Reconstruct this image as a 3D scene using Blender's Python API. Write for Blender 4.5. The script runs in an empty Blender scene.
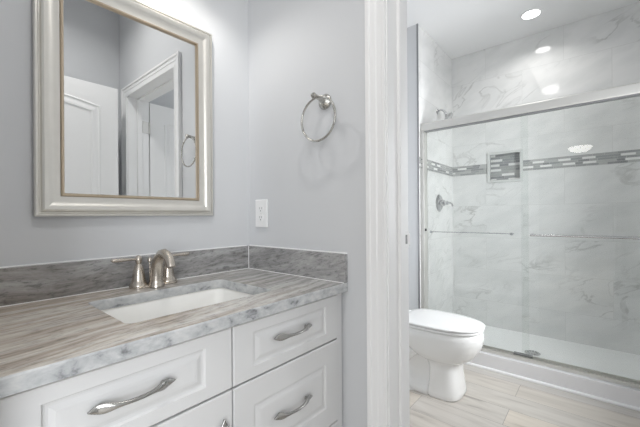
import bpy, bmesh, math, random
from mathutils import Vector, Matrix
from math import sin, cos, pi, radians as R
random.seed(7)
C = bpy.context.scene.collection
SC = bpy.context.scene

# ------------------------------------------------------------------ camera
cam_d = bpy.data.cameras.new('camera'); cam = bpy.data.objects.new('camera', cam_d); C.objects.link(cam)
cam_d.sensor_width = 36; cam_d.lens = 36 * 329.17 / 640; cam_d.shift_y = 0.00303; cam_d.clip_start = 0.01
yaw = R(40.2006); roll = R(0.386)
fwd = Vector((cos(yaw), sin(yaw), 0)); rgt = Vector((sin(yaw), -cos(yaw), 0)); up = Vector((0, 0, 1))
r2 = rgt * cos(roll) - up * sin(roll); u2 = up * cos(roll) + rgt * sin(roll)
cam.matrix_world = Matrix(((r2.x, u2.x, -fwd.x, -.9587), (r2.y, u2.y, -fwd.y, -1.2409), (r2.z, u2.z, -fwd.z, 1.1363), (0, 0, 0, 1)))
SC.camera = cam
# ------------------------------------------------------------------ world, exposure
w = bpy.data.worlds.new('world'); SC.world = w; w.use_nodes = True
w.node_tree.nodes['Background'].inputs[0].default_value = (.86, .93, 1, 1)
w.node_tree.nodes['Background'].inputs[1].default_value = 1.2
SC.view_settings.view_transform = 'Standard'; SC.view_settings.look = 'None'
SC.cycles.denoising_prefilter = 'NONE'; SC.cycles.caustics_reflective = False; SC.cycles.sample_clamp_indirect = 1.0; SC.cycles.sample_clamp_direct = 6; SC.cycles.max_bounces = 14; SC.cycles.diffuse_bounces = 9; SC.cycles.glossy_bounces = 6; SC.cycles.transparent_max_bounces = 12
SC.view_settings.exposure = 0.0; SC.view_settings.gamma = 1; SC.view_settings.use_curve_mapping = False

def light(name, kind, loc, power, size=.1, col=(1, 1, 1), rot=(0, 0, 0), size_y=None, spot=None, blend=.6, parent=None):
    l = bpy.data.lights.new(name, kind); l.energy = power; l.color = col
    if kind == 'AREA':
        l.size = size
        if size_y: l.shape = 'RECTANGLE'; l.size_y = size_y
        else: l.shape = 'DISK'
    else: l.shadow_soft_size = size
    if spot: l.spot_size = R(spot); l.spot_blend = blend
    o = bpy.data.objects.new(name, l); C.objects.link(o); o.location = loc; o.rotation_euler = rot
    return o
# daylight from the window of the next room
P_WINDOW, P_VANITY, P_CAN, P_CENTRE, P_ROOM_FILL, P_SIDE_FILL = 95, 5.7, 3.0, 14, 5.5, 37
light('window_daylight', 'AREA', (-3.0, -2.85, 1.5), P_WINDOW, 2.6, (.96, .98, 1), (R(90), 0, 0), 1.8)

# added fill lamp outside an invented window, brightens toilet room and shower
light('side_fill_light', 'AREA', (1.42, -1.86, 1.35), P_SIDE_FILL, .60, (.96, .98, 1), (R(86), 0, R(-8)), .95).data.spread = R(140)

# ------------------------------------------------------------------ materials
def newmat(name):
    m = bpy.data.materials.new(name); m.use_nodes = True
    nt = m.node_tree; b = nt.nodes['Principled BSDF']
    return m, nt, b
def N(nt, t, **k):
    n = nt.nodes.new(t)
    for a, v in k.items():
        if a.startswith('i_'):
            key = a[2:]; key = int(key) if key.isdigit() else key.replace('_', ' ')
            n.inputs[key].default_value = v
        else: setattr(n, a, v)
    return n
def simple(name, col, rough=.5, metal=0, coat=0, bump=0, bscale=200, var=0, aniso=0, spec=None):
    m, nt, b = newmat(name); b.inputs['Base Color'].default_value = (*col, 1); b.inputs['Roughness'].default_value = rough
    b.inputs['Metallic'].default_value = metal; b.inputs['Coat Weight'].default_value = coat; b.inputs['Coat Roughness'].default_value = .05
    if spec is not None: b.inputs['Specular IOR Level'].default_value = spec
    tc = N(nt, 'ShaderNodeTexCoord')
    nz = N(nt, 'ShaderNodeTexNoise', i_Scale=bscale, i_Detail=3.0); nt.links.new(tc.outputs['Object'], nz.inputs['Vector'])
    if bump:
        bp = N(nt, 'ShaderNodeBump', i_Strength=bump, i_Distance=.002); nt.links.new(nz.outputs['Fac'], bp.inputs['Height']); nt.links.new(bp.outputs[0], b.inputs['Normal'])
    if var:
        n2 = N(nt, 'ShaderNodeTexNoise', i_Scale=bscale * .1, i_Detail=3.0); nt.links.new(tc.outputs['Object'], n2.inputs['Vector'])
        mx = N(nt, 'ShaderNodeMix', data_type='RGBA'); mx.inputs['A'].default_value = (*[c * (1 - var) for c in col], 1); mx.inputs['B'].default_value = (*[min(1, c * (1 + var)) for c in col], 1)
        nt.links.new(n2.outputs['Fac'], mx.inputs['Factor']); nt.links.new(mx.outputs['Result'], b.inputs['Base Color'])
    return m
def emis(name, col, s, mis='NONE'):
    m, nt, b = newmat(name); m.cycles.emission_sampling = mis; b.inputs['Base Color'].default_value = (*col, 1)
    b.inputs['Emission Color'].default_value = (*col, 1); b.inputs['Emission Strength'].default_value = s
    return m
M = {}
M['paint'] = simple('wall_paint', (.64, .65, .665), .6)
M['ceil'] = simple('ceiling_paint', (.86, .86, .86), .8, bump=.05, bscale=300)
M['trim'] = simple('trim_white', (.88, .88, .88), .35)
M['cab'] = simple('cabinet_white', (.66, .66, .66), .38)
M['cabin'] = simple('cabinet_gap', (.50, .50, .50), .6)
M['nickel'] = simple('brushed_nickel', (.60, .55, .49), .27, 1, bump=.05, bscale=500)
M['pull'] = simple('satin_pull', (.46, .455, .44), .2, 1, bump=.05, bscale=300)
M['satin'] = simple('satin_aluminium', (.74, .73, .70), .36, .85, bump=.03, bscale=500)
M['ring'] = simple('satin_nickel', (.50, .49, .46), .24, 1)
M['chrome'] = simple('chrome', (.66, .66, .67), .12, 1)
M['ceramic'] = simple('ceramic_white', (.86, .86, .85), .12, 0, coat=.5)
M['seatplastic'] = simple('seat_plastic', (.86, .86, .86), .16, 0, coat=.3)
M['sink'] = simple('sink_ceramic', (.88, .875, .85), .15, 0, coat=.4)
M['acrylic'] = simple('shower_pan', (.88, .89, .89), .3)
M['plastic'] = simple('white_plastic', (.86, .86, .86), .35)
M['dark'] = simple('dark_plastic', (.03, .03, .03), .5)
M['greyslot'] = simple('grey_slot', (.25, .25, .25), .5)
M['frame'] = simple('champagne_silver', (.80, .78, .73), .30, .8, bump=.08, bscale=250, var=.04)
M['gold'] = simple('warm_gold_edge', (.60, .50, .38), .3, .9, bump=.05, bscale=250)
M['mirror'] = simple('mirror_silver', (.93, .94, .94), .0, 1)
M['lens'] = emis('lamp_lens', (1, .98, .95), 9)
M['shade'] = emis('frosted_shade', (1, .97, .92), 3)
M['edge'] = simple('metal_edge', (.30, .30, .31), .35, .8)
# architectural glass
m, nt, b = newmat('shower_glass'); nt.nodes.remove(b); out = nt.nodes['Material Output']
tr = N(nt, 'ShaderNodeBsdfTransparent'); tr.inputs[0].default_value = (.982, .99, .985, 1)
gl = N(nt, 'ShaderNodeBsdfGlossy'); gl.inputs['Roughness'].default_value = 0.0
fr = N(nt, 'ShaderNodeFresnel', i_IOR=1.5); mx = N(nt, 'ShaderNodeMixShader')
ge = N(nt, 'ShaderNodeNewGeometry'); io = N(nt, 'ShaderNodeMath', operation='MULTIPLY_ADD'); io.inputs[1].default_value = 1 / 1.5 - 1.5; io.inputs[2].default_value = 1.5
nt.links.new(ge.outputs['Backfacing'], io.inputs[0]); nt.links.new(io.outputs[0], fr.inputs['IOR'])
nt.links.new(fr.outputs[0], mx.inputs[0]); nt.links.new(tr.outputs[0], mx.inputs[1]); nt.links.new(gl.outputs[0], mx.inputs[2]); nt.links.new(mx.outputs[0], out.inputs[0])
M['glass'] = m

def stone(name, coordrot=(0, 0, 0), dark=0.0):
    m, nt, b = newmat(name); L = nt.links.new
    tc = N(nt, 'ShaderNodeTexCoord')
    mp0 = N(nt, 'ShaderNodeMapping'); mp0.inputs['Rotation'].default_value = coordrot
    L(tc.outputs['Object'], mp0.inputs['Vector'])
    # distort
    nd = N(nt, 'ShaderNodeTexNoise', i_Scale=3.2, i_Detail=2.0); L(mp0.outputs[0], nd.inputs['Vector'])
    sub = N(nt, 'ShaderNodeVectorMath', operation='MULTIPLY_ADD'); sub.inputs[1].default_value = (.0, .07, .07)
    L(nd.outputs['Color'], sub.inputs[0]); L(mp0.outputs[0], sub.inputs[2])
    def streak(sx, sy, detail, rough=.6, off=0):
        mp = N(nt, 'ShaderNodeMapping'); mp.inputs['Scale'].default_value = (sx, sy, sy); mp.inputs['Location'].default_value = (off, off, off)
        L(sub.outputs[0], mp.inputs['Vector'])
        nz = N(nt, 'ShaderNodeTexNoise', i_Scale=1.0, i_Detail=detail, i_Roughness=rough); L(mp.outputs[0], nz.inputs['Vector'])
        return nz.outputs['Fac']
    def ramp(src, pts):
        r = N(nt, 'ShaderNodeValToRGB'); e = r.color_ramp.elements
        while len(e) > 1: e.remove(e[0])
        e[0].position = pts[0][0]; e[0].color = (*pts[0][1], 1)
        for p, c in pts[1:]:
            q = e.new(p); q.color = (*c, 1)
        L(src, r.inputs[0]); return r.outputs[0]
    f1 = streak(1.6, 34, 6); f2 = streak(2.5, 90, 4, .6, 3.1); f3 = streak(1.6, 6, 3, .5, 7.7); f4 = streak(30, 95, 5, .7, 1.3)
    tan = ramp(f1, [(.30, (.28, .235, .19)), (.41, (.44, .38, .32)), (.50, (.56, .50, .435)), (.58, (.64, .59, .53)), (.70, (.74, .71, .665))])
    gry = ramp(f1, [(.28, (.30, .295, .29)), (.42, (.42, .415, .405)), (.52, (.51, .50, .485)), (.60, (.58, .575, .56)), (.72, (.67, .67, .66))])
    # tan zone mostly to the left (-x), grey to the right, broken up by noise
    sx = N(nt, 'ShaderNodeSeparateXYZ'); L(tc.outputs['Object'], sx.inputs[0])
    ma = N(nt, 'ShaderNodeMath', operation='MULTIPLY_ADD'); ma.inputs[1].default_value = -1.7; ma.inputs[2].default_value = -1.15; L(sx.outputs['X'], ma.inputs[0])
    mb = N(nt, 'ShaderNodeMath', operation='MULTIPLY_ADD'); mb.inputs[1].default_value = 2.0; L(f3, mb.inputs[0]); L(ma.outputs[0], mb.inputs[2])
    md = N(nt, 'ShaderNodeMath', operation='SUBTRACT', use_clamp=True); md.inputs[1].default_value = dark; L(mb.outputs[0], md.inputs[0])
    mx = N(nt, 'ShaderNodeMix', data_type='RGBA'); L(md.outputs[0], mx.inputs['Factor']); L(gry, mx.inputs['A']); L(tan, mx.inputs['B'])
    # fine lines
    r2 = ramp(f2, [(.30, (.62, .60, .58)), (.45, (.95, .95, .95)), (.62, (1, 1, 1)), (.72, (1.25, 1.24, 1.22))])
    mu = N(nt, 'ShaderNodeMix', data_type='RGBA', blend_type='MULTIPLY'); mu.inputs['Factor'].default_value = .8
    L(mx.outputs['Result'], mu.inputs['A']); L(r2, mu.inputs['B'])
    r4 = ramp(f4, [(.36, (.45, .45, .46)), (.47, (.92, .92, .92)), (.6, (1.06, 1.06, 1.06)), (.7, (1.3, 1.3, 1.3))])
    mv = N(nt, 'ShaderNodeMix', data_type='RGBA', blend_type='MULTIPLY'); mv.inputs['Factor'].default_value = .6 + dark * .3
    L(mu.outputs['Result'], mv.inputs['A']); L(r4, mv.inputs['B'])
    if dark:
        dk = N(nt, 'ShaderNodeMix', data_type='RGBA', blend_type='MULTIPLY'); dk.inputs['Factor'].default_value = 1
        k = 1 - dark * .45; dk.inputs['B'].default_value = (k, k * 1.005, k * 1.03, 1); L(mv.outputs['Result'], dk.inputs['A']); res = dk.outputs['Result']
    else: res = mv.outputs['Result']
    L(res, b.inputs['Base Color']); b.inputs['Roughness'].default_value = .16; b.inputs['Specular IOR Level'].default_value = .5
    return m
M['stone'] = stone('veined_quartzite', (0, 0, R(-9)))
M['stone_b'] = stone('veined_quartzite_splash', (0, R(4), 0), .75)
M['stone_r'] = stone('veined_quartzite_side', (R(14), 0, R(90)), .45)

def stone_edge():
    m, nt, b = newmat('quartzite_edge'); L = nt.links.new
    tc = N(nt, 'ShaderNodeTexCoord'); mp = N(nt, 'ShaderNodeMapping'); mp.inputs['Scale'].default_value = (1, 1, 1.6); mp.inputs['Rotation'].default_value = (0, R(35), 0); L(tc.outputs['Object'], mp.inputs['Vector'])
    n1 = N(nt, 'ShaderNodeTexNoise', i_Scale=26.0, i_Detail=6.0, i_Roughness=.62, i_Distortion=.35); L(mp.outputs[0], n1.inputs['Vector'])
    r = N(nt, 'ShaderNodeValToRGB'); e = r.color_ramp.elements
    e[0].position = .30; e[0].color = (.17, .175, .18, 1); e[1].position = .41; e[1].color = (.39, .40, .41, 1)
    for p, c in ((.54, (.50, .51, .515, 1)), (.70, (.60, .60, .59, 1))):
        q = e.new(p); q.color = c
    L(n1.outputs['Fac'], r.inputs[0]); L(r.outputs[0], b.inputs['Base Color']); b.inputs['Roughness'].default_value = .18
    return m
M['stone_e'] = stone_edge()

def tile(name, axis):
    m, nt, b = newmat(name); L = nt.links.new
    tc = N(nt, 'ShaderNodeTexCoord'); sp = N(nt, 'ShaderNodeSeparateXYZ'); L(tc.outputs['Object'], sp.inputs[0])
    cb = N(nt, 'ShaderNodeCombineXYZ'); L(sp.outputs[axis], cb.inputs[0]); L(sp.outputs['Z'], cb.inputs[1])
    br = N(nt, 'ShaderNodeTexBrick', offset=.5, i_Scale=1.0); br.inputs['Mortar Size'].default_value = .0016; br.inputs['Mortar Smooth'].default_value = .1
    br.inputs['Brick Width'].default_value = .61; br.inputs['Row Height'].default_value = .3048; br.inputs['Bias'].default_value = 0
    br.inputs['Color1'].default_value = (0, 0, 0, 1); br.inputs['Color2'].default_value = (1, 1, 1, 1)
    mp = N(nt, 'ShaderNodeMapping'); mp.inputs['Location'].default_value = (.11, .0, 0); L(cb.outputs[0], mp.inputs['Vector']); L(mp.outputs[0], br.inputs['Vector'])
    # per tile shift of the veins
    sh = N(nt, 'ShaderNodeVectorMath', operation='MULTIPLY_ADD'); sh.inputs[1].default_value = (1.6, 2.3, 3.1); L(br.outputs['Color'], sh.inputs[0]); L(cb.outputs[0], sh.inputs[2])
    rt = N(nt, 'ShaderNodeMapping'); rt.inputs['Rotation'].default_value = (0, 0, R(24 if axis == 'Y' else -24)); L(sh.outputs[0], rt.inputs['Vector'])
    if axis == 'Y': pass
    sc = N(nt, 'ShaderNodeMapping'); sc.inputs['Scale'].default_value = (2.2, 5.0, 1); L(rt.outputs[0], sc.inputs['Vector'])
    n1 = N(nt, 'ShaderNodeTexNoise', i_Scale=1.1, i_Detail=6.0, i_Roughness=.5, i_Distortion=.9); L(sc.outputs[0], n1.inputs['Vector'])
    ab = N(nt, 'ShaderNodeMath', operation='SUBTRACT'); ab.inputs[1].default_value = .5; L(n1.outputs['Fac'], ab.inputs[0])
    ab2 = N(nt, 'ShaderNodeMath', operation='ABSOLUTE'); L(ab.outputs[0], ab2.inputs[0])
    v = N(nt, 'ShaderNodeMapRange'); v.inputs['From Min'].default_value = 0; v.inputs['From Max'].default_value = .03; v.inputs['To Min'].default_value = 1; v.inputs['To Max'].default_value = 0; L(ab2.outputs[0], v.inputs['Value'])
    n2 = N(nt, 'ShaderNodeTexNoise', i_Scale=2.6, i_Detail=3.0); L(sh.outputs[0], n2.inputs['Vector'])
    mk = N(nt, 'ShaderNodeMapRange'); mk.inputs['From Min'].default_value = .5; mk.inputs['From Max'].default_value = .72; L(n2.outputs['Fac'], mk.inputs['Value'])
    mul = N(nt, 'ShaderNodeMath', operation='MULTIPLY'); L(v.outputs[0], mul.inputs[0]); L(mk.outputs[0], mul.inputs[1])
    n3 = N(nt, 'ShaderNodeTexNoise', i_Scale=1.8, i_Detail=4.0); L(sc.outputs[0], n3.inputs['Vector'])
    c1 = N(nt, 'ShaderNodeMix', data_type='RGBA'); c1.inputs['A'].default_value = (.69, .695, .69, 1); c1.inputs['B'].default_value = (.76, .76, .755, 1)
    cr = N(nt, 'ShaderNodeMapRange'); cr.inputs['From Min'].default_value = .35; cr.inputs['From Max'].default_value = .6; L(n3.outputs['Fac'], cr.inputs['Value']); L(cr.outputs[0], c1.inputs['Factor'])
    c2 = N(nt, 'ShaderNodeMix', data_type='RGBA'); c2.inputs['B'].default_value = (.47, .47, .46, 1); L(c1.outputs['Result'], c2.inputs['A']); L(mul.outputs[0], c2.inputs['Factor'])
    c3 = N(nt, 'ShaderNodeMix', data_type='RGBA'); c3.inputs['B'].default_value = (.65, .65, .64, 1); L(c2.outputs['Result'], c3.inputs['A']); L(br.outputs['Fac'], c3.inputs['Factor'])
    L(c3.outputs['Result'], b.inputs['Base Color']); b.inputs['Roughness'].default_value = .055
    bp = N(nt, 'ShaderNodeBump', i_Strength=.3, i_Distance=.001, invert=True); L(br.outputs['Fac'], bp.inputs['Height']); L(bp.outputs[0], b.inputs['Normal'])
    return m
M['tile_y'] = tile('marble_tile_back', 'Y'); M['tile_x'] = tile('marble_tile_end', 'X')

def wood():
    m, nt, b = newmat('grey_oak_plank'); L = nt.links.new
    tc = N(nt, 'ShaderNodeTexCoord'); mp = N(nt, 'ShaderNodeMapping'); mp.inputs['Rotation'].default_value = (0, 0, R(90)); mp.inputs['Location'].default_value = (.38, -1.39 + .18 * 9, 0)
    L(tc.outputs['Object'], mp.inputs['Vector'])
    br = N(nt, 'ShaderNodeTexBrick', offset=.37, offset_frequency=2, i_Scale=1.0); br.inputs['Mortar Size'].default_value = .0012; br.inputs['Mortar Smooth'].default_value = .2
    br.inputs['Brick Width'].default_value = 1.22; br.inputs['Row Height'].default_value = .18; br.inputs['Color1'].default_value = (0, 0, 0, 1); br.inputs['Color2'].default_value = (1, 1, 1, 1)
    L(mp.outputs[0], br.inputs['Vector'])
    sh = N(nt, 'ShaderNodeVectorMath', operation='MULTIPLY_ADD'); sh.inputs[1].default_value = (3.3, 5.7, 2.1); L(br.outputs['Color'], sh.inputs[0]); L(mp.outputs[0], sh.inputs[2])
    s1 = N(nt, 'ShaderNodeMapping'); s1.inputs['Scale'].default_value = (2.2, 16, 4); L(sh.outputs[0], s1.inputs['Vector'])
    n1 = N(nt, 'ShaderNodeTexNoise', i_Scale=1.0, i_Detail=6.0, i_Roughness=.6, i_Distortion=.8); L(s1.outputs[0], n1.inputs['Vector'])
    r = N(nt, 'ShaderNodeValToRGB'); e = r.color_ramp.elements
    e[0].position = .22; e[0].color = (.27, .245, .22, 1); e[1].position = .36; e[1].color = (.52, .49, .455, 1)
    for p, c in ((.50, (.62, .59, .55, 1)), (.72, (.69, .665, .625, 1))):
        q = e.new(p); q.color = c
    L(n1.outputs['Fac'], r.inputs[0])
    tint = N(nt, 'ShaderNodeMix', data_type='RGBA', blend_type='MULTIPLY'); tint.inputs['Factor'].default_value = 1
    t2 = N(nt, 'ShaderNodeMix', data_type='RGBA'); t2.inputs['A'].default_value = (.88, .89, .91, 1); t2.inputs['B'].default_value = (1.06, 1.01, .94, 1); L(br.outputs['Color'], t2.inputs['Factor'])
    L(r.outputs[0], tint.inputs['A']); L(t2.outputs['Result'], tint.inputs['B'])
    c3 = N(nt, 'ShaderNodeMix', data_type='RGBA'); c3.inputs['B'].default_value = (.25, .23, .21, 1); L(tint.outputs['Result'], c3.inputs['A']); L(br.outputs['Fac'], c3.inputs['Factor'])
    L(c3.outputs['Result'], b.inputs['Base Color']); b.inputs['Roughness'].default_value = .35
    bp = N(nt, 'ShaderNodeBump', i_Strength=.15, i_Distance=.002); L(n1.outputs['Fac'], bp.inputs['Height']); L(bp.outputs[0], b.inputs['Normal'])
    return m
M['wood'] = wood()
M['mos_grey'] = [simple('mosaic_grey_%d' % i, c, .12, var=.05, bscale=300) for i, c in enumerate(((.32, .33, .33), (.38, .385, .38), (.45, .455, .45), (.27, .275, .28)))]
M['mos_white'] = simple('mosaic_white', (.80, .80, .79), .15)
M['grout'] = simple('grout', (.50, .50, .49), .8)

# ------------------------------------------------------------------ mesh helpers
def obj(name, bm, mat, parent=None, smooth=False, angle=40):
    me = bpy.data.meshes.new(name); bmesh.ops.recalc_face_normals(bm, faces=bm.faces[:]); bm.to_mesh(me); bm.free()
    for mm in (mat if isinstance(mat, (list, tuple)) else [mat]): me.materials.append(mm)
    o = bpy.data.objects.new(name, me); C.objects.link(o)
    if smooth:
        for p in me.polygons: p.use_smooth = True
        try: me.set_sharp_from_angle(angle=R(angle))
        except Exception: pass
    if parent is not None: o.parent = parent; o.location = -Vector(parent.location) if parent.parent is None else Vector((0, 0, 0))
    return o
def thing(name, label, cat, loc=(0, 0, 0), group=None):
    o = bpy.data.objects.new(name, None); C.objects.link(o); o.location = loc; o.empty_display_size = .05
    o['label'] = label; o['category'] = cat
    if group: o['group'] = group
    return o
def tag(o, label, cat, group=None):
    o['label'] = label; o['category'] = cat
    if group: o['group'] = group
    return o
def struct(name, bm, mat, label=None, smooth=False):
    o = obj(name, bm, mat, None, smooth); o['kind'] = 'structure'
    if label: o['label'] = label
    return o
def box(bm, x0, x1, y0, y1, z0, z1, bev=0, seg=2, mi=0):
    x0, x1 = sorted((x0, x1)); y0, y1 = sorted((y0, y1)); z0, z1 = sorted((z0, z1))
    vs = [bm.verts.new(p) for p in ((x0, y0, z0), (x1, y0, z0), (x1, y1, z0), (x0, y1, z0), (x0, y0, z1), (x1, y0, z1), (x1, y1, z1), (x0, y1, z1))]
    fs = [bm.faces.new([vs[i] for i in f]) for f in ((0, 3, 2, 1), (4, 5, 6, 7), (0, 1, 5, 4), (1, 2, 6, 5), (2, 3, 7, 6), (3, 0, 4, 7))]
    for f in fs: f.material_index = mi
    if bev:
        es = list({e for f in fs for e in f.edges})
        bmesh.ops.bevel(bm, geom=es, offset=bev, segments=seg, affect='EDGES', profile=.5)
    return bm
def BM(): return bmesh.new()
def frame_of(t):
    t = t.normalized(); a = Vector((0, 0, 1)) if abs(t.z) < .9 else Vector((1, 0, 0))
    x = t.cross(a).normalized(); return x, x.cross(t).normalized()
def tube(bm, pts, rad, seg=12, closed=False, cap=True, mi=0, refup=None, flat=1.0):
    pts = [Vector(p) for p in pts]; n = len(pts); rings = []
    for i, p in enumerate(pts):
        if closed: t = pts[(i + 1) % n] - pts[i - 1]
        else: t = pts[min(i + 1, n - 1)] - pts[max(i - 1, 0)]
        if refup is not None:
            t.normalize(); X = t.cross(Vector(refup)).normalized(); Y = X.cross(t).normalized()
        else: X, Y = frame_of(t)
        r = rad[i] if isinstance(rad, (list, tuple)) else rad
        rx, ry = r if isinstance(r, tuple) else (r, r * flat)
        rings.append([bm.verts.new(p + X * rx * cos(2 * pi * k / seg) + Y * ry * sin(2 * pi * k / seg)) for k in range(seg)])
    for i in range(n if closed else n - 1):
        a, b = rings[i], rings[(i + 1) % n]
        for k in range(seg): bm.faces.new((a[k], a[(k + 1) % seg], b[(k + 1) % seg], b[k])).material_index = mi
    if cap and not closed:
        bm.faces.new(rings[0]).material_index = mi; bm.faces.new(rings[-1]).material_index = mi
    return bm
def lathe(bm, prof, org, axis=(0, 0, 1), seg=28, mi=0):
    """prof: (radius, height) pairs along axis from org"""
    org = Vector(org); ax = Vector(axis).normalized(); X, Y = frame_of(ax); rings = []
    for r, h in prof:
        if r < 1e-6: rings.append([bm.verts.new(org + ax * h)])
        else: rings.append([bm.verts.new(org + ax * h + (X * cos(2 * pi * k / seg) + Y * sin(2 * pi * k / seg)) * r) for k in range(seg)])
    for a, b in zip(rings, rings[1:]):
        if len(a) == 1 and len(b) == 1: continue
        for k in range(seg):
            k2 = (k + 1) % seg
            if len(a) == 1: f = bm.faces.new((a[0], b[k], b[k2]))
            elif len(b) == 1: f = bm.faces.new((a[k], a[k2], b[0]))
            else: f = bm.faces.new((a[k], a[k2], b[k2], b[k]))
            f.material_index = mi
    if len(rings[0]) > 1: bm.faces.new(rings[0]).material_index = mi
    if len(rings[-1]) > 1: bm.faces.new(rings[-1]).material_index = mi
    return bm
def sweep(bm, prof, path, nrm, closed=False, side=1, mi=0):
    """mitred sweep of prof (a in-plane, b along nrm) along a planar path"""
    nrm = Vector(nrm).normalized(); P = [Vector(p) for p in path]; n = len(P); rings = []
    for i in range(n):
        d0 = (P[i] - P[i - 1]).normalized() if (closed or i > 0) else None
        d1 = (P[(i + 1) % n] - P[i]).normalized() if (closed or i < n - 1) else None
        s = [nrm.cross(d) * side for d in (d0, d1) if d is not None]
        if len(s) == 2:
            mdir = (s[0] + s[1]); mdir = mdir.normalized() / max(.2, (s[0] + s[1]).normalized().dot(s[0]))
        else: mdir = s[0]
        rings.append([bm.verts.new(P[i] + mdir * a + nrm * b) for a, b in prof])
    m = len(prof)
    for i in range(n if closed else n - 1):
        A, B = rings[i], rings[(i + 1) % n]
        for k in range(m):
            if closed and False: pass
            bm.faces.new((A[k], A[(k + 1) % m], B[(k + 1) % m], B[k])).material_index = mi
    if not closed:
        bm.faces.new(rings[0]); bm.faces.new(rings[-1])
    return bm
def loft(bm, rings, cap0=True, cap1=True, mi=0):
    V = [[bm.verts.new(p) for p in r] for r in rings]; n = len(V[0])
    for a, b in zip(V, V[1:]):
        for k in range(n): bm.faces.new((a[k], a[(k + 1) % n], b[(k + 1) % n], b[k])).material_index = mi
    if cap0: bm.faces.new(V[0]).material_index = mi
    if cap1: bm.faces.new(V[-1]).material_index = mi
    return V
def rrect(x0, x1, y0, y1, z, r, seg=6):
    pts = []
    for cx_, cy_, a0 in ((x1 - r, y1 - r, 0), (x0 + r, y1 - r, 90), (x0 + r, y0 + r, 180), (x1 - r, y0 + r, 270)):
        for k in range(seg + 1):
            a = R(a0 + 90 * k / seg); pts.append(Vector((cx_ + r * cos(a), cy_ + r * sin(a), z)))
    return pts

# ------------------------------------------------------------------ dimensions
CEIL = 2.732; JY = -.722; JY2 = -1.463; DH = 2.035; WT = .141
SX, GX, BX, EY, EY2 = 1.673, 1.74, 2.5045, -.10, -1.60
FY = -1.63; LX = -.93
# ------------------------------------------------------------------ room shell
struct('floor', box(BM(), -6.6, 2.75, -3.1, 2.1, -.12, 0), M['wood'], 'grey oak plank floor')
struct('ceiling', box(BM(), -6.6, 2.75, -3.1, 2.1, CEIL, CEIL + .12), M['ceil'], 'flat white ceiling')
struct('wall_back', box(BM(), -1.05, .145, 0, .12, 0, CEIL), M['paint'], 'blue grey painted wall behind the vanity')
bm = BM(); box(bm, 0, WT, JY + .02, -.0005, 0, CEIL); box(bm, 0, WT, FY, JY2 - .02, 0, CEIL); box(bm, 0, WT, JY2 - .02, JY + .02, DH + .02, CEIL)
struct('wall_right', bm, M['paint'], 'blue grey painted wall holding the towel ring and the doorway')
bm = BM(); box(bm, -.93, 1.02, FY - .12, FY, 0, CEIL); box(bm, 1.66, 2.62, FY - .12, FY, 0, CEIL); box(bm, 1.02, 1.66, FY - .12, FY, 0, .80); box(bm, 1.02, 1.66, FY - .12, FY, 1.84, CEIL)
struct('wall_front', bm, M['paint'])
bm = BM(); ww = [(1.02, FY, .80), (1.66, FY, .80), (1.66, FY, 1.84), (1.02, FY, 1.84)]
sweep(bm, [(-.008, 0), (-.008, .010), (-.002, .012), (0, .008), (.012, .004), (.012, -.10), (0, -.10), (0, 0)], ww, (0, 1, 0), closed=True, side=-1); box(bm, 1.02, 1.66, FY - .085, FY - .06, 1.305, 1.335)
struct('fill_window_1', bm, M['trim'])  # window added only as an opening for the side fill lamp
bm = BM(); box(bm, LX - .12, LX, -.60, 0, 0, CEIL); box(bm, LX - .12, LX, FY, -1.44, 0, CEIL); box(bm, LX - .12, LX, -1.44, -.60, 2.06, CEIL)
box(bm, LX - .12, LX, -3.1, FY, 0, CEIL); box(bm, LX - .12, LX, 0.12, 2.1, 0, CEIL)
struct('wall_left', bm, M['paint'], 'painted wall with the entry doorway')
struct('wall_toilet', box(BM(), .1455, 1.80, .05, .17, 0, CEIL), M['paint'], 'painted wall behind the toilet')
# next room
struct('wall_far', box(BM(), -6.6, -6.5, -3.1, 2.1, 0, CEIL), M['paint'])
struct('wall_side', box(BM(), -6.5, -1.05, 2.0, 2.1, 0, CEIL), M['paint'])
bm = BM(); box(bm, -6.5, -4.4, -3.1, -3.0, 0, CEIL); box(bm, -1.6, -1.05, -3.1, -3.0, 0, CEIL); box(bm, -4.4, -1.6, -3.1, -3.0, 0, .5); box(bm, -4.4, -1.6, -3.1, -3.0, 2.4, CEIL)
struct('wall_window', bm, M['paint'])
# shower walls
struct('wall_shower_stub', box(BM(), SX, 2.62, -.09, .0495, 0, CEIL), M['paint'], 'painted return wall between toilet and shower')
struct('wall_shower_end', box(BM(), SX + .004, BX, EY, -.0895, .02, CEIL - .0005), M['tile_x'], 'marble look tile on the shower end wall')
struct('wall_shower_front', box(BM(), SX + .004, BX, FY, EY2, .02, CEIL - .0005), M['tile_x'])
NY0, NY1, NZ0, NZ1 = -.4297, -.7234, 1.4353, 1.7244
hy0, hy1, hz0, hz1 = NY0 - .012, NY1 + .012, NZ0 + .012, NZ1 - .012
bm = BM()
box(bm, BX, BX + .13, -.09, hy0, 0, CEIL - .0005); box(bm, BX, BX + .13, hy1, FY, 0, CEIL - .0005)
box(bm, BX, BX + .13, hy1, hy0, 0, hz0); box(bm, BX, BX + .13, hy1, hy0, hz1, CEIL - .0005)
bmesh.ops.remove_doubles(bm, verts=bm.verts[:], dist=1e-5)
struct('wall_shower_back', bm, M['tile_y'], 'marble look tile on the long shower wall')
struct('trim_1', box(BM(), SX - .002, SX + .004, EY - .002, -.088, 0, CEIL), M['edge'], 'thin metal tile edge on the shower return')
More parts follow.
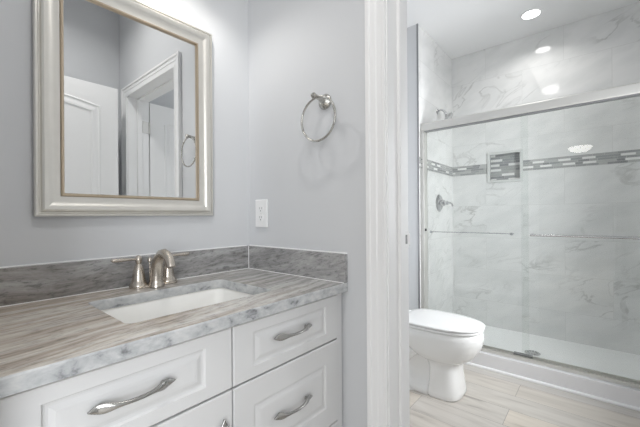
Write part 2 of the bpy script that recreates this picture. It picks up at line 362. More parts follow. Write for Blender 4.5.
# pan and curb
def pan_bm():
    bm = BM(); x0, x1, y0, y1 = SX + .10, BX - .0005, EY2 + .0005, EY - .0005
    A = rrect(x0, x1, y0, y1, .0, .02); B = rrect(x0, x1, y0, y1, .062, .02); D = rrect(x0 + .03, x1 - .03, y0 + .03, y1 - .03, .058, .04)
    E_ = rrect(x0 + .05, x1 - .05, y0 + .05, y1 - .05, .046, .05); F = rrect(2.08, 2.12, -.86, -.82, .040, .019)
    loft(bm, [A, B, D, E_, F]); return bm
tag(obj('shower_pan', pan_bm(), M['acrylic'], smooth=True), 'white shower pan floor inside the glass enclosure', 'shower pan')
bm = BM(); box(bm, SX, SX + .14, EY2 + .001, EY - .001, 0, .11, .003)
struct('trim_2', bm, simple('curb_stone', (.84, .835, .85), .25, var=.03, bscale=60), 'low marble look shower curb')
bm = BM(); tube(bm, [(SX - .003, FY + .001, .004), (SX - .003, -.091, .004)], .013, 12)
struct('baseboard_shower', bm, M['trim'], 'thin white quarter round at the foot of the curb', True)
# baseboards
def baseboard(name, p0, p1, nrm, side=1):
    prof = [(0, 0), (0, .014), (.085, .014), (.095, .009), (.10, .008), (.10, 0)]
    bm = BM(); nrm = Vector(nrm); a, b_ = Vector(p0), Vector(p1)
    ra = [bm.verts.new(a + Vector((0, 0, h)) + nrm * d) for h, d in prof]; rb = [bm.verts.new(b_ + Vector((0, 0, h)) + nrm * d) for h, d in prof]
    m_ = len(prof)
    for k in range(m_): bm.faces.new((ra[k], ra[(k + 1) % m_], rb[(k + 1) % m_], rb[k]))
    bm.faces.new(ra); bm.faces.new(rb); struct(name, bm, M['trim'])
baseboard('baseboard_toilet', (.16, .05, 0), (SX, .05, 0), (0, -1, 0))
baseboard('baseboard_right', (0, -.57, 0), (0, -.636, 0), (-1, 0, 0))
baseboard('baseboard_front', (.16, FY, 0), (SX - .02, FY, 0), (0, 1, 0))

# doorway casing, jamb
cas = [(0, 0), (0, .020), (.012, .020), (.016, .014), (.034, .0135), (.039, .010), (.056, .010), (.059, .013), (.0695, .012), (.0695, 0)]
yo, yi = -.6485, -1.5381; zt = 2.1045
bm = BM(); sweep(bm, cas, [(0, yo, 0), (0, yo, zt), (0, yi, zt), (0, yi, 0)], (-1, 0, 0), side=-1)
struct('trim_3', bm, M['trim'], 'white moulded door casing on the towel ring wall')
bm = BM(); sweep(bm, cas, [(WT, yo, 0), (WT, yo, zt), (WT, yi, zt), (WT, yi, 0)], (1, 0, 0), side=1)
struct('trim_4', bm, M['trim'])
bm = BM(); box(bm, -.001, WT + .001, JY, JY + .019, 0, DH + .019); box(bm, -.001, WT + .001, JY2 - .019, JY2, 0, DH + .019); box(bm, -.001, WT + .001, JY2, JY, DH, DH + .019)
box(bm, .062, .097, JY - .012, JY, 0, DH - .012, .002, 1); box(bm, .062, .097, JY2, JY2 + .012, 0, DH - .012, .002, 1); box(bm, .062, .097, JY2, JY, DH - .012, DH, .002, 1)
struct('trim_5', bm, M['trim'], 'white door jamb with stop')
bm = BM(); box(bm, .108, .1455, JY - .0022, JY, 1.02, 1.08, .0008, 1); box(bm, .1440, .148, JY - .005, JY + .002, 1.03, 1.07, .001, 1); box(bm, .117, .131, JY - .0028, JY - .002, 1.034, 1.066, mi=1)
tag(obj('strike_plate', bm, [M['plastic'], M['greyslot']]), 'small painted strike plate on the white door jamb beside the toilet', 'strike plate')

# door leaves
def leaf(name, W, H, parent_loc, rotz, label):
    """leaf hinge at local origin, runs along +x, thickness -y"""
    t = thing(name, label, 'door', parent_loc); t['kind'] = 'structure'
    bm = BM(); T = .035; box(bm, 0, W, -T, 0, .01, H, .002, 1)
    def panel(x0, x1, z0, z1, arch, yy, n):
        pts = [(x0, z0), (x1, z0), (x1, z1)]
        if arch:
            K = 12
            for k in range(1, K): 
                u_ = k / K; pts.append((x1 + (x0 - x1) * u_, z1 + arch * sin(pi * u_)))
        pts.append((x0, z1))
        path = [(x, yy, z) for x, z in pts]
        prof = [(-.012, -.001), (-.004, .006), (.0, .006), (.006, .0015), (.016, .0015), (.032, .006), (.045, .006), (.045, -.001)]
        b2 = BM(); sweep(b2, prof, path, (0, n, 0), closed=True, side=-n if True else n)
        return b2
    o = obj('door_slab', bm, M['trim'], t); o.location = (0, 0, 0)
    for yy, n in ((0, 1), (-T, -1)):
        for x0, x1, z0, z1, a in ((.12, W - .12, 1.02, H - .155, .035), (.12, W - .12, .22, .88, 0)):
            b2 = panel(x0, x1, z0, z1, a, yy, n); q = obj('door_panel', b2, M['trim'], t); q.location = (0, 0, 0)
    for z in (.25, 1.02, 1.83):
        bm = BM(); tube(bm, [(-.006, .006, z - .045), (-.006, .006, z + .045)], .006, 10); box(bm, -.003, 0.0, -.033, .004, z - .045, z + .045)
        box(bm, -.058, -.014, .0042, .0065, z - .045, z + .045)
        q = obj('hinge', bm, M['satin'], t, True); q.location = (0, 0, 0)
    for n in (1, -1):
        bm = BM(); y0 = 0 if n > 0 else -T
        lathe(bm, [(.0, 0), (.032, 0), (.032, .004), (.026, .010), (.011, .013), (.011, .035), (.022, .042), (.028, .055), (.024, .066), (0, .07)], (W - .06, y0, .96), (0, n, 0), 24)
        q = obj('door_knob', bm, M['satin'], t, True); q.location = (0, 0, 0)
    t.rotation_euler = (0, 0, rotz)
    return t
leaf('door_1', .745, 2.03, (WT + .019, JY2 - .004, 0), R(0), 'white panelled door swung open into the toilet room')
leaf('door_2', .803, 2.045, (LX + .035, -1.385, 0), R(0), 'white door with an arched panel seen in the mirror')
# hall casing on entry doorway
bm = BM(); sweep(bm, cas, [(LX, -.60 + .06, 0), (LX, -.60 + .06, 2.12), (LX, -1.50, 2.12), (LX, -1.50, 0)], (1, 0, 0), side=1)
struct('trim_6', bm, M['trim'])
bm = BM(); box(bm, LX - .121, LX + .001, -.612, -.60, 0, 2.06); box(bm, LX - .121, LX + .001, -1.44, -1.428, 0, 2.06); box(bm, LX - .121, LX + .001, -1.428, -.612, 2.048, 2.06)
struct('trim_7', bm, M['trim'])

# ------------------------------------------------------------------ mosaic band and niche
def mosaic(fn, length, rows, rh, seed, whites, wl=.095):
    """fn(s, z, d) -> point; tiles as raised strips in a mesh"""
    rnd = random.Random(seed); bm = BM(); g = .0012
    def tl(s0, s1, z0, z1, d, mi):
        vs = [bm.verts.new(fn(s, z, dd)) for dd in (0, d) for s, z in ((s0, z0), (s1, z0), (s1, z1), (s0, z1))]
        for f in ((4, 5, 6, 7), (0, 1, 5, 4), (1, 2, 6, 5), (2, 3, 7, 6), (3, 0, 4, 7)): bm.faces.new([vs[i] for i in f]).material_index = mi
    tl(0, length, 0, rows * rh, .001, 5)
    for r in range(rows):
        s = -rnd.random() * .1; lastw = False
        while s < length:
            wv = whites[r % len(whites)]; white = rnd.random() < wv and not lastw; lastw = white
            L_ = wl if white else rnd.choice((.05, .075, .10, .12, .15))
            a, b_ = max(0, s), min(length, s + L_)
            if b_ - a > .006: tl(a + g, b_ - g, r * rh + g, (r + 1) * rh - g, .0028 if white else .0022, 4 if white else rnd.choice((0, 0, 1, 1, 2, 3)))
            s += L_
    return bm
mm = M['mos_grey'] + [M['mos_white'], M['grout']]
BB, BT = 1.5268, 1.6216; rh = (BT - BB) / 5
for nm, fn, L_, sd in (('trim_8', lambda s, z, d: Vector((BX - d, EY - s, BB + z)), EY - NY0, 3), ('trim_9', lambda s, z, d: Vector((BX - d, NY1 - s, BB + z)), NY1 - EY2, 11),
                       ('trim_10', lambda s, z, d: Vector((BX - s, EY - d, BB + z)), BX - SX - .01, 5)):
    struct(nm, mosaic(fn, L_, 5, rh, sd, (.0, .42, .0, .45, .0), .085), mm, 'linear mosaic band of grey and white strips')
nt_ = thing('shower_niche', 'square recessed mosaic niche in the marble tile wall', 'niche', (BX, (NY0 + NY1) / 2, NZ0))
bm = BM(); sweep(bm, [(0, 0), (0, .010), (.003, .012), (.022, .012), (.024, .009), (.024, -.0), (.024, -.085), (.0, -.085)][:6] , [(BX, NY0, NZ0), (BX, NY0, NZ1), (BX, NY1, NZ1), (BX, NY1, NZ0)], (-1, 0, 0), closed=True, side=-1)
obj('niche_frame', bm, simple('niche_trim', (.60, .61, .60), .2), nt_)
bm = BM(); dd = .045; e = .0
for (a0, a1, b0, b1) in ((hy0, hy0 - .006, hz0, hz1), (hy1 + .006, hy1, hz0, hz1), (hy0, hy1, hz0, hz0 + .006), (hy0, hy1, hz1 - .006, hz1)):
    box(bm, BX + .001, BX + dd, a0, a1, b0, b1)
obj('niche_lining', bm, M['mos_grey'][1], nt_)
nL, nH = abs(hy1 - hy0) - .012, hz1 - hz0 - .012
# mosaic close to the face: shallow niche
obj('niche_mosaic', mosaic(lambda s, z, d: Vector((BX + dd - d, hy0 - .006 - s, hz0 + .006 + z)), nL, 11, nH / 11, 29, (.75, 0, .8, 0), .105), mm, nt_)
bm = BM(); box(bm, BX + dd, BX + dd + .01, hy0, hy1, hz0, hz1); obj('niche_back', bm, M['grout'], nt_)

# ------------------------------------------------------------------ shower enclosure
en = thing('shower_enclosure', 'satin metal sliding shower door frame around the glass panels', 'shower frame', (GX, -.85, .11))
y0, y1 = EY2 + .001, EY - .001
bm = BM(); box(bm, 1.705, 1.775, y0, y1, 1.838, 1.900, .006, 3); obj('header_rail', bm, M['satin'], en)
bm = BM(); box(bm, 1.715, 1.765, y0, y1, 1.832, 1.8375); obj('header_gasket', bm, M['edge'], en)
bm = BM(); box(bm, 1.703, 1.778, y0, y1, .1105, .122, .002); box(bm, 1.703, 1.708, y0, y1, .122, .132, .001, 1); box(bm, 1.738, 1.741, y0, y1, .122, .130); box(bm, 1.772, 1.778, y0, y1, .122, .136, .001, 1)
obj('bottom_track', bm, M['satin'], en)
for a, b_ in ((y1, y1 - .030), (y0, y0 + .030)):
    bm = BM(); box(bm, 1.700, 1.778, a, b_, .123, 1.837, .004); obj('wall_jamb', bm, M['satin'], en)
for k, z in enumerate((1.60, 1.565, 1.53)):
    bm = BM(); tube(bm, [(1.7015, -.115, z), (1.699, -.115, z)], .0035, 8); obj('screw_cap', bm, M['dark'], en)
bm = BM(); box(bm, 1.715, 1.727, y1 - .030, y1 - .042, 1.0, 1.02, .003); obj('bumper', bm, M['dark'], en)
bm = BM(); box(bm, 1.742, 1.775, -.77, -.885, .1225, .142, .003); obj('door_guide', bm, M['greyslot'], en)
def panel(yA, yB, x, label, bar_x, barA, barB, r):
    t = thing('sliding_glass_door', label, 'glass door', (x, (yA + yB) / 2, .133), 'sliding glass shower doors')
    bm = BM(); box(bm, x - .003, x + .003, yA, yB, .134, 1.83); obj('glass_pane', bm, M['glass'], t)
    tb_ = BM(); tube(tb_, [(bar_x, barA, .992), (bar_x, barB, .992)], r, 12); bar = obj('towel_bar', tb_, M['chrome'], t, True)
    sgn = 1 if bar_x > x else -1
    for yy in (barA - .012 * (1 if barA > barB else -1), barB + .012 * (1 if barA > barB else -1)):
        bm = BM(); lathe(bm, [(.011, 0), (.011, .004), (.006, .007), (.006, abs(bar_x - x) - .003)], (x + sgn * .003, yy, .992), (sgn, 0, 0), 16); obj('bar_mount', bm, M['chrome'], t, True)
panel(-.118, -.866, 1.757, 'clear glass sliding panel beside the toilet, with slim towel bar', 1.79, -.154, -.771, .0045)
panel(-.828, -1.580, 1.727, 'clear glass sliding panel at right, with thicker towel bar outside', 1.685, -.884, -1.54, .0075)

# shower fittings on the end wall
t = thing('overhead_shower', 'chrome shower head on a curved arm above the glass header', 'shower head', (2.10, EY, 2.09))
bm = BM(); lathe(bm, [(0, 0), (.028, 0), (.028, .003), (.020, .010), (.010, .014)], (2.10, EY - .0003, 2.095), (0, -1, 0)); obj('flange', bm, M['chrome'], t, True)
bm = BM(); arm = [(2.10, EY - .001 - .0105 * k, 2.095 + .022 * sin(pi * k / 8) - .0008 * k * k) for k in range(8)]; tube(bm, arm, .009, 12); obj('arm', bm, M['chrome'], t, True)
bm = BM(); e = Vector(arm[-1]); dr = Vector((0, -.62, -.78)); lathe(bm, [(.0, -.012), (.012, -.010), (.014, .004), (.012, .012), (.024, .022), (.040, .038), (.045, .050), (.040, .054), (0, .054)], e, dr); obj('head', bm, M['chrome'], t, True)
t = thing('shower_valve', 'round chrome shower valve with lever on the end wall', 'shower valve', (2.124, EY, 1.245))
bm = BM(); lathe(bm, [(0, 0), (.082, 0), (.082, .003), (.070, .012), (.040, .018), (.030, .022), (.028, .045), (.024, .052), (0, .054)], (2.124, EY - .0003, 1.245), (0, -1, 0), 36); obj('escutcheon', bm, M['chrome'], t, True)
bm = BM(); lathe(bm, [(.018, .05), (.020, .075), (.012, .086), (0, .088)], (2.124, EY, 1.245), (0, -1, 0)); tube(bm, [(2.124, EY - .072, 1.245), (2.124, EY - .100, 1.243), (2.124, EY - .118, 1.234), (2.124, EY - .126, 1.212)], [.011, .009, .008, .009], 12); obj('lever', bm, M['chrome'], t, True)
t = thing('shower_drain', 'round metal drain in the shower pan', 'drain', (2.10, -.84, .041))
bm = BM(); lathe(bm, [(0, 0), (.052, 0), (.054, .002), (.050, .004), (0, .0045)], (2.10, -.84, .0405), (0, 0, 1), 36)
obj('drain_cover', bm, M['chrome'], t, True)
bm = BM()
for k in range(10): a = 2 * pi * k / 10; lathe(bm, [(0, 0), (.005, 0), (.005, .0006), (0, .0006)], (2.10 + .032 * cos(a), -.84 + .032 * sin(a), .0446), (0, 0, 1), 10)
obj('drain_grille', bm, M['dark'], t)

# ------------------------------------------------------------------ toilet
TX = 1.185
def egg(cx_, yf, yb, hw, z, n=40, pw=2.3, back=4.0):
    """closed outline, front (-y) rounded, back squarer; widest at 45% from the back"""
    pts = []; ym = yb + (yf - yb) * .42
    for k in range(n):
        a = 2 * pi * k / n; c_, s_ = cos(a), sin(a)
        if s_ < 0: x = hw * math.copysign(abs(c_) ** (2 / pw), c_); y = ym + (yf - ym) * abs(s_) ** (2 / pw)
        else: x = hw * math.copysign(abs(c_) ** (2 / back), c_); y = ym + (yb - ym) * abs(s_) ** (2 / back)
        pts.append(Vector((cx_ + x, y, z)))
    return pts
t = thing('toilet', 'white ceramic elongated toilet with closed lid beside the shower', 'toilet', (TX, -.35, 0))
bm = BM()
# bowl + front pedestal
prof = [(0, -.588, -.40, .128), (.010, -.597, -.395, .133), (.035, -.594, -.40, .130), (.10, -.583, -.41, .122), (.17, -.576, -.41, .117), (.205, -.578, -.40, .117), (.218, -.588, -.39, .121), (.228, -.612, -.36, .134), (.243, -.640, -.32, .149),
        (.27, -.668, -.28, .162), (.31, -.692, -.23, .174), (.35, -.707, -.20, .182), (.385, -.712, -.18, .185), (.412, -.704, -.17, .183), (.420, -.698, -.17, .178)]
loft(bm, [egg(TX, yf, yb, hw, z, pw=2.35 if z > .2 else 3.2, back=4 if z > .22 else 5) for z, yf, yb, hw in prof])
rear = [(0, -.42, -.02, .128), (.012, -.42, -.02, .132), (.035, -.42, -.02, .129), (.05, -.42, -.02, .112), (.07, -.42, -.02, .090), (.14, -.42, -.02, .080), (.20, -.42, -.01, .086), (.25, -.42, .0, .105), (.30, -.42, .01, .14), (.34, -.40, .02, .165), (.37, -.38, .03, .177), (.400, -.36, .035, .18), (.408, -.36, .035, .175)]
loft(bm, [rrect(TX - hw, TX + hw, yf, yb, z, .03, 5) for z, yf, yb, hw in rear])
for sd in (-1, 1):
    tube(bm, [(TX + sd * .085, -.40, .30), (TX + sd * .090, -.33, .27), (TX + sd * .085, -.26, .20), (TX + sd * .062, -.23, .12)], [.03, .036, .032, .024], 14)
bowl = obj('bowl', bm, M['ceramic'], t, True, 60)
def slab(bm, yf, yb, hw, z0, z1, rnd, crown=0):
    rs = [egg(TX, yf + rnd, yb - rnd * .5, hw - rnd, z0), egg(TX, yf, yb, hw, z0 + rnd * .8), egg(TX, yf, yb, hw, z1 - rnd), egg(TX, yf + rnd * .4, yb - rnd * .3, hw - rnd * .4, z1 - rnd * .35), egg(TX, yf + rnd * 1.4, yb - rnd, hw - rnd * 1.4, z1)]
    if crown: rs += [egg(TX, yf + .05, yb - .04, hw - .05, z1 + crown * .6), egg(TX, yf + .13, yb - .10, hw - .12, z1 + crown)]
    loft(bm, rs)
bm = BM(); slab(bm, -.709, -.215, .187, .4215, .4375, .005); obj('seat', bm, M['seatplastic'], t, True, 60)
bm = BM(); slab(bm, -.715, -.215, .190, .4405, .4560, .006, .006); obj('lid', bm, M['seatplastic'], t, True, 60)
for s in (-1, 1):
    bm = BM(); box(bm, TX + s * .07 - .02, TX + s * .07 + .02, -.212, -.178, .409, .452, .008, 3); obj('hinge', bm, M['seatplastic'], t, True)
bm = BM(); loft(bm, [rrect(TX - w_, TX + w_, yf, .035, z, .03, 5) for z, w_, yf in ((.409, .165, -.115), (.43, .172, -.125), (.58, .178, -.135), (.74, .182, -.14))]); obj('tank', bm, M['ceramic'], t, True, 50)
bm = BM(); loft(bm, [rrect(TX - w_, TX + w_, yf, .04, z, .03, 5) for z, w_, yf in ((.741, .186, -.145), (.746, .19, -.15), (.768, .19, -.15), (.775, .184, -.144))]); obj('tank_lid', bm, M['ceramic'], t, True, 50)
bm = BM(); lathe(bm, [(0, 0), (.012, 0), (.012, .008), (0, .01)], (TX - .12, -.141, .69), (0, -1, 0), 16); tube(bm, [(TX - .12, -.153, .69), (TX - .08, -.157, .684), (TX - .05, -.157, .678)], [.006, .006, .007], 10); obj('flush_lever', bm, M['chrome'], t, True)
bm = BM(); lathe(bm, [(0, 0), (.010, 0), (.009, .008), (0, .011)], (TX - .128, -.30, .0), (0, 0, 1), 14); obj('bolt_cap', bm, M['seatplastic'], t, True)

# ------------------------------------------------------------------ vanity
FO = -.545; X0, X1 = LX + .002, -.0115
v = thing('vanity_cabinet', 'white bathroom vanity cabinet with raised panel drawers', 'vanity', (-.47, -.27, 0))
bm = BM(); q_ = FO + .020
box(bm, X0, X0 + .018, q_, -.001, .10, .8665); box(bm, X1 - .018, X1, q_, -.001, .10, .8665); box(bm, -.482, -.467, q_, -.02, .118, .72)
box(bm, X0 + .018, X1 - .018, q_, -.02, .10, .118); box(bm, X0 + .018, X1 - .018, -.012, -.001, .10, .8665)
for z_ in (.412, .697): box(bm, X0 + .018, X1 - .018, q_, q_ + .018, z_, z_ + .02)
box(bm, -.490, -.460, q_, q_ + .018, .118, .85); box(bm, X0 + .018, X0 + .04, q_, q_ + .018, .118, .85); box(bm, X1 - .05, X1 - .018, q_, q_ + .018, .118, .8665)
box(bm, X0 + .02, X1 - .02, FO + .085, FO + .10, 0, .10); box(bm, X0 + .02, X0 + .04, FO + .10, -.02, 0, .10); box(bm, X1 - .04, X1 - .02, FO + .10, -.02, 0, .10)
obj('carcass', bm, M['cab'], v)
bm = BM(); box(bm, X1 - .030, X1, FO + .006, FO + .0195,   .10, .866, .001, 1); obj('filler_strip', bm, M['cab'], v)
def front(name, x0, x1, z0, z1, st, ra):
    """raised panel front: nested rings facing -y"""
    bm = BM(); yb, yf = FO + .0195, FO
    def ring(i, y, iz=None): 
        iz = i if iz is None else iz
        return [Vector((x0 + i, y, z0 + iz)), Vector((x1 - i, y, z0 + iz)), Vector((x1 - i, y, z1 - iz)), Vector((x0 + i, y, z1 - iz))]
    rs = [ring(0, yb), ring(0, yf + .003), ring(.001, yf + .001), ring(.003, yf)]
    for k, (o_, y) in enumerate(((0, 0), (.003, .0045), (.007, .0055), (.010, .0055), (.020, .0018), (.026, .001))): rs.append(ring(st + o_, yf + y, ra + o_))
    loft(bm, rs); return obj(name, bm, M['cab'], v)
def pull(parent, cx_, cz_, vertical=False):
    bm = BM(); K = 33; pts = []; rad = []
    for k in range(K):
        u_ = -1 + 2 * k / (K - 1); s = .079 * u_; a_ = abs(u_)
        out_ = .007 + .018 * (1 - min(1, (a_ / .8)) ** 2) ; a = abs(u_)
        wz = .0040 + .0062 * math.exp(-((a - .72) / .25) ** 2)
        if a > .70: wz *= max(.10, math.sqrt(max(0, 1 - ((a - .70) / .30) ** 2)))
        th = .0032 + .0012 * (1 - a)
        pts.append((cx_ + (0 if vertical else s), FO - out_, cz_ + (s if vertical else 0))); rad.append((th, wz) if not vertical else (wz, th))
    tube(bm, pts, [(r[1], r[0]) if False else r for r in rad], 14, refup=(0, 0, 1) if not vertical else (0, -1, 0))
    for s in (-.056, .056):
        p = (cx_ + (0 if vertical else s), FO + .0005, cz_ + (s if vertical else 0))
        lathe(bm, [(.0055, 0), (.0045, .003), (.004, .008)], p, (0, -1, 0), 12)
    obj('handle', bm, M['pull'], parent, True, 60)
DX = -.4746; g = .002
d = front('drawer', DX + g, -.0464, .7095, .8600, .062, .030); pull(d, -.265, .793)
d = front('drawer', DX + g, -.0464, .4245, .7045, .062, .066); pull(d, -.266, .571)
d = front('drawer', DX + g, -.0464, .1250, .4195, .062, .066); pull(d, -.266, .285)
d = front('drawer', X0 + .012, DX - g, .7095, .8600, .072, .030); pull(d, -.703, .790)
d = front('door', X0 + .012, DX - g, .1250, .7045, .072, .072); pull(d, -.505, .568, True)

# countertop with sink cutout
CT, CZ, CD = .030, .897, .5598
ct = thing('countertop', 'veined tan and grey stone vanity countertop with backsplash', 'countertop', (-.47, -.28, CZ - CT))
cx0, cx1, cy0, cy1 = -.676, -.251, -.440, -.146
bm = BM(); O_ = rrect(LX + .001, -.0005, -CD, -.0005, 0, .0025, 6); I_ = rrect(cx0, cx1, cy0, cy1, 0, .022, 6)
def lv(pts, z, ins, inner=False):
    c_ = Vector(((LX) / 2, -CD / 2, 0)) if not inner else Vector(((cx0 + cx1) / 2, (cy0 + cy1) / 2, 0)); out_ = []
    for p in pts:
        dx_ = math.copysign(min(ins, abs(p.x - c_.x)), c_.x - p.x); dy_ = math.copysign(ins, c_.y - p.y)
        if inner: dx_, dy_ = -dx_, -dy_
        out_.append(bm.verts.new((p.x + dx_, p.y + dy_, z)))
    return out_
ob = lv(O_, CZ - CT, 0); om = lv(O_, CZ - .003, 0); ot = lv(O_, CZ, .0025); ib = lv(I_, CZ - CT, 0); im = lv(I_, CZ - .003, 0); it = lv(I_, CZ, .0025, True)
n_ = len(O_)
for a, b_ in ((ob, om), (om, ot), (ot, it), (it, im), (im, ib), (ib, ob)):
    for k in range(n_): bm.faces.new((a[k], a[(k + 1) % n_], b_[(k + 1) % n_], b_[k])).material_index = 1 if (a is ob or a is im or a is om or a is it) else 0
o = obj('slab', bm, [M['stone'], M['stone_e']], ct)
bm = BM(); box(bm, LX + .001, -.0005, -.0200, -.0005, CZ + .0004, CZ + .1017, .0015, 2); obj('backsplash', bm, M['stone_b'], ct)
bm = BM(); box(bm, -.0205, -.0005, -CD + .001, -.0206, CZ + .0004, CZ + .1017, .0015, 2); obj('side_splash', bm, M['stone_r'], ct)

def bead(pts, r=.0028):
    bm = BM(); tube(bm, pts, r, 8); obj('caulk_bead', bm, M['plastic'], ct, True)
zc = CZ + .1017
bead([(LX + .002, -.0030, zc + .0015), (-.021, -.0030, zc + .0015)]); bead([(-.0030, -.004, zc + .0015), (-.0030, -CD + .002, zc + .0015)])
bead([(-.0215, -.0210, CZ + .002), (-.0215, -.0210, zc)], .0016); bead([(LX + .002, -.0208, CZ + .001), (-.021, -.0208, CZ + .001)], .0012); bead([(-.0213, -.021, CZ + .001), (-.0213, -CD + .003, CZ + .001)], .0014)

# undermount sink
sk = thing('sink', 'white rectangular undermount sink in the stone countertop', 'sink', ((cx0 + cx1) / 2, (cy0 + cy1) / 2, .74))
bm = BM(); zt_ = CZ - CT - .0006
rs = [rrect(cx0 - .025, cx1 + .025, cy0 - .025, cy1 + .025, zt_ - .012, .04), rrect(cx0 - .025, cx1 + .025, cy0 - .025, cy1 + .025, zt_, .04), rrect(cx0 - .004, cx1 + .004, cy0 - .004, cy1 + .004, zt_, .026), rrect(cx0 + .0, cx1 - .0, cy0 + .0, cy1 - .0, zt_ - .006, .03),
      rrect(cx0 + .010, cx1 - .016, cy0 + .008, cy1 - .008, .80, .035), rrect(cx0 + .018, cx1 - .035, cy0 + .016, cy1 - .014, .765, .04), rrect(cx0 + .04, cx1 - .07, cy0 + .04, cy1 - .035, .750, .05), rrect(-.475, -.452, -.305, -.282, .744, .011)]
loft(bm, rs, cap0=False)
und = [rrect(cx0 - .025, cx1 + .025, cy0 - .025, cy1 + .025, zt_ - .012, .04), rrect(cx0 - .008, cx1 + .008, cy0 - .008, cy1 + .008, zt_ - .02, .04), rrect(cx0 + .0, cx1 - .01, cy0 + .0, cy1 - .0, .78, .04), rrect(cx0 + .03, cx1 - .05, cy0 + .03, cy1 - .03, .735, .05)]
loft(bm, und, cap0=False)
obj('basin', bm, M['sink'], sk, True, 50)
bm = BM(); lathe(bm, [(0, 0), (.022, 0), (.022, .002), (.016, .003), (.014, .001), (.010, .006), (0, .008)], (-.4635, -.2935, .7445), (0, 0, 1)); obj('drain', bm, M['nickel'], sk, True)

# faucet
FX, FYY = -.4565, -.058
f = thing('faucet', 'brushed nickel two handle faucet behind the sink', 'faucet', (FX, FYY, CZ))
bm = BM(); loft(bm, [rrect(FX - .079, FX + .079, FYY - .030, FYY + .030, CZ + .0005, .0295, 8), rrect(FX - .079, FX + .079, FYY - .030, FYY + .030, CZ + .005, .0295, 8), rrect(FX - .074, FX + .074, FYY - .025, FYY + .025, CZ + .009, .0245, 8)]); obj('base_plate', bm, M['nickel'], f, True)
bm = BM(); SX_ = FX - .006; lathe(bm, [(.026, 0), (.026, .006), (.0235, .012), (.022, .016), (.021, .022)], (SX_, -.090, CZ + .0008), (0, 0, 1))
ctl = [(-.090, .915, .0212), (-.0905, .935, .0200), (-.093, .957, .0187), (-.100, .980, .0176), (-.113, .999, .0168), (-.130, 1.011, .016), (-.149, 1.0145, .0155), (-.167, 1.010, .0150), (-.182, .999, .0145), (-.192, .985, .0142), (-.196, .974, .0140), (-.1963, .9735, .0105)]
tube(bm, [(SX_, y, z) for y, z, r in ctl], [r for y, z, r in ctl], 22, refup=(1, 0, 0)); obj('spout', bm, M['nickel'], f, True, 60)
bm = BM(); lathe(bm, [(.003, 0), (.003, .070), (.0065, .072), (.0078, .080), (.005, .087), (0, .089)], (FX - .006, -.038, CZ + .0085), (0, 0, 1), 16); obj('lift_rod', bm, M['nickel'], f, True)
for s_ in (-1, 1):
    hx = FX + s_ * .0495
    bm = BM(); lathe(bm, [(.0295, 0), (.029, .007), (.024, .013), (.0215, .020), (.0195, .034), (.0165, .052), (.0120, .067), (.0075, .074), (.0085, .077), (.0105, .083), (.0108, .090), (.0095, .097), (.006, .102), (0, .104)], (hx, FYY + .003, CZ + .006), (0, 0, 1))
    h = obj('handle', bm, M['nickel'], f, True, 50)
    bm = BM()
    pts = [(hx + s_ * q, FYY + .003, CZ + .096 + dz) for q, dz in ((.004, 0), (.015, .001), (.03, .002), (.05, .002), (.068, .002), (.078, .003), (.083, .003))]
    tube(bm, pts, [.0045, .0050, .0062, .0078, .0085, .0075, .003], 14, flat=.75); obj('lever', bm, M['nickel'], h, True, 60)

# ------------------------------------------------------------------ mirror
mx0, mx1, mz0, mz1 = -.7674, -.1985, 1.1386, 1.893
mt = thing('wall_mirror', 'large rectangular mirror in a champagne silver frame', 'mirror', ((mx0 + mx1) / 2, 0, mz0))
pr = [(0, .0005), (0, .016), (.003, .021), (.008, .022), (.0105, .018), (.013, .018), (.016, .025), (.021, .028), (.027, .026), (.036, .020), (.046, .0155), (.056, .0135), (.060, .0135), (.0605, .0005)]
pp = [(mx0, 0, mz0), (mx1, 0, mz0), (mx1, 0, mz1), (mx0, 0, mz1)]
bm = BM(); sweep(bm, pr, pp, (0, -1, 0), closed=True, side=1); obj('frame', bm, M['frame'], mt, True, 30)
w_ = .0608; pi_ = [(mx0 + w_, 0, mz0 + w_), (mx1 - w_, 0, mz0 + w_), (mx1 - w_, 0, mz1 - w_), (mx0 + w_, 0, mz1 - w_)]
bm = BM(); sweep(bm, [(0, .0005), (0, .014), (.003, .018), (.007, .0175), (.0095, .013), (.0095, .0005)], pi_, (0, -1, 0), closed=True, side=1); obj('inner_bead', bm, M['gold'], mt, True, 30)
bm = BM(); q = w_ + .008; box(bm, mx0 + q, mx1 - q, -.008, -.001, mz0 + q, mz1 - q); obj('mirror_glass', bm, M['mirror'], mt)

# ------------------------------------------------------------------ towel ring
ry, rz = -.461, 1.562
t = thing('towel_ring', 'round satin nickel towel ring on the wall between mirror and doorway', 'towel ring', (0, ry, rz))
bm = BM(); lathe(bm, [(0, 0), (.029, 0), (.029, .004), (.026, .008), (.022, .010), (.018, .016), (.010, .020)], (-.0003, ry - .0, rz), (-1, 0, 0), 36); obj('rosette', bm, M['ring'], t, True)
bm = BM(); tube(bm, [(-.018, ry, rz), (-.035, ry, rz + .004), (-.052, ry, rz + .006), (-.064, ry, rz + .006)], [.010, .0075, .008, .009], 16); lathe(bm, [(0, 0), (.010, .001), (.0115, .006), (.008, .012), (0, .013)], (-.062, ry, rz + .006), (-1, 0, 0), 16); obj('post', bm, M['ring'], t, True)
bm = BM(); rr = .079; cz_ = rz - rr + .002; tube(bm, [(-.054, ry - .008 + rr * sin(2 * pi * k / 64), cz_ + rr * cos(2 * pi * k / 64)) for k in range(64)], .0042, 12, closed=True); obj('ring', bm, M['ring'], t, True)

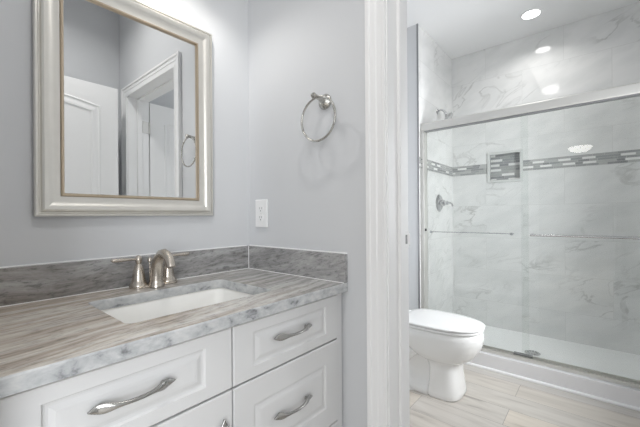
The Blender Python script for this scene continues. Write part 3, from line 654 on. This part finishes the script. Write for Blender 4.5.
# outlet
t = thing('electrical_outlet', 'white duplex wall outlet above the backsplash corner', 'outlet', (0, -.0925, 1.147))
bm = BM(); box(bm, -.0075, -.0004, -.1325, -.0525, 1.085, 1.2085, .003, 3); obj('cover_plate', bm, M['plastic'], t)
for z in (1.1665, 1.127):
    bm = BM(); b0 = rrect(-.1095, -.0755, z - .0145, z + .0145, 0, .010, 5)
    loft(bm, [[Vector((-.007, p.x, p.y)) for p in b0], [Vector((-.0095, p.x, p.y)) for p in b0]]); rc = obj('receptacle', bm, M['plastic'], t)
    bm = BM()
    for yy in (-.099, -.086): box(bm, -.0099, -.0092, yy - .0011, yy + .0011, z - .001, z + .008)
    lathe(bm, [(0, 0), (.0028, 0), (.0028, .0005), (0, .0005)], (-.0094, -.0925, z - .008), (-1, 0, 0), 12); obj('slot', bm, M['greyslot'], rc)
bm = BM(); lathe(bm, [(0, 0), (.003, 0), (.002, .0012), (0, .0014)], (-.0074, -.0925, 1.147), (-1, 0, 0), 14); obj('screw', bm, M['satin'], t, True)

# ------------------------------------------------------------------ lamps
def can(x, y, label, power, r=.062, spread=150):
    t = thing('ceiling_light', label, 'ceiling light', (x, y, CEIL))
    bm = BM(); lathe(bm, [(r - .004, -.0004), (r + .022, -.0004), (r + .022, .003), (r + .010, .006), (r - .002, .005)], (x, y, CEIL), (0, 0, -1), 40); obj('trim_ring', bm, M['plastic'], t, True)
    bm = BM(); lathe(bm, [(0, 0), (r, 0), (r, .0045), (0, .0055)], (x, y, CEIL - .0006), (0, 0, -1), 40); obj('lens', bm, M['lens'], t, True)
    light('ceiling_light_bulb', 'AREA', (x, y, CEIL - .012), power, r * 2, (1, .985, .96)).data.spread = R(spread)
can(2.14, -.84, 'round recessed ceiling light over the shower', P_CAN, spread=140)
t = thing('drum_light', 'small round glass drum light on the toilet room ceiling, seen reflected in the tile', 'ceiling light', (.96, -.80, CEIL))
bm = BM(); lathe(bm, [(0, 0), (.10, 0), (.10, .012), (.092, .018), (0, .018)], (.96, -.80, CEIL - .0004), (0, 0, -1), 40); obj('base_ring', bm, M['plastic'], t, True)
bm = BM(); lathe(bm, [(.086, .0185), (.09, .03), (.088, .065), (.078, .080), (.05, .088), (0, .090)], (.96, -.80, CEIL), (0, 0, -1), 40); obj('glass_drum', bm, emis('drum_glow', (1, .985, .96), P_CENTRE, 'AUTO'), t, True)
can(-.50, -.95, 'added recessed fill light on the vanity room ceiling, out of the frame', P_ROOM_FILL)  # unseen lamp added to brighten the vanity room
t = thing('vanity_light', 'single shade vanity lamp on the wall above the mirror', 'wall light', (-.34, 0, 2.19))
bm = BM(); box(bm, -.40, -.28, -.022, -.0005, 2.13, 2.25, .006, 3); obj('back_plate', bm, M['nickel'], t)
for x in (-.34,):
    bm = BM(); tube(bm, [(x, -.02, 2.19), (x, -.07, 2.202), (x, -.14, 2.192), (x, -.15, 2.17)], .007, 12); a = obj('lamp_arm', bm, M['nickel'], t, True)
    bm = BM(); lathe(bm, [(.016, 0), (.022, .012), (.034, .04), (.046, .075), (.050, .095), (.047, .095), (.043, .074), (.031, .04), (.018, .012), (.012, .004)], (x, -.15, 2.17), (0, 0, -1), 32); s = obj('lamp_shade', bm, M['shade'], t, True)
    light('vanity_bulb', 'POINT', (x, -.15, 2.108), P_VANITY, .02, (1, .975, .94))
t = thing('flush_light', 'scalloped glass bowl ceiling light in the next room, seen reflected in the shower glass', 'ceiling light', (-5.0, -.94, CEIL))
bm = BM(); lathe(bm, [(0, 0), (.07, 0), (.07, .02), (.02, .03), (.012, .12)], (-5.0, -.94, CEIL - .0004), (0, 0, -1)); obj('canopy', bm, M['nickel'], t, True)
bm = BM(); lathe(bm, [(.22, .10), (.215, .12), (.18, .17), (.11, .21), (0, .23)], (-5.0, -.94, CEIL), (0, 0, -1), 36); obj('glass_bowl', bm, emis('bowl_glow', (1, .97, .92), 6), t, True)
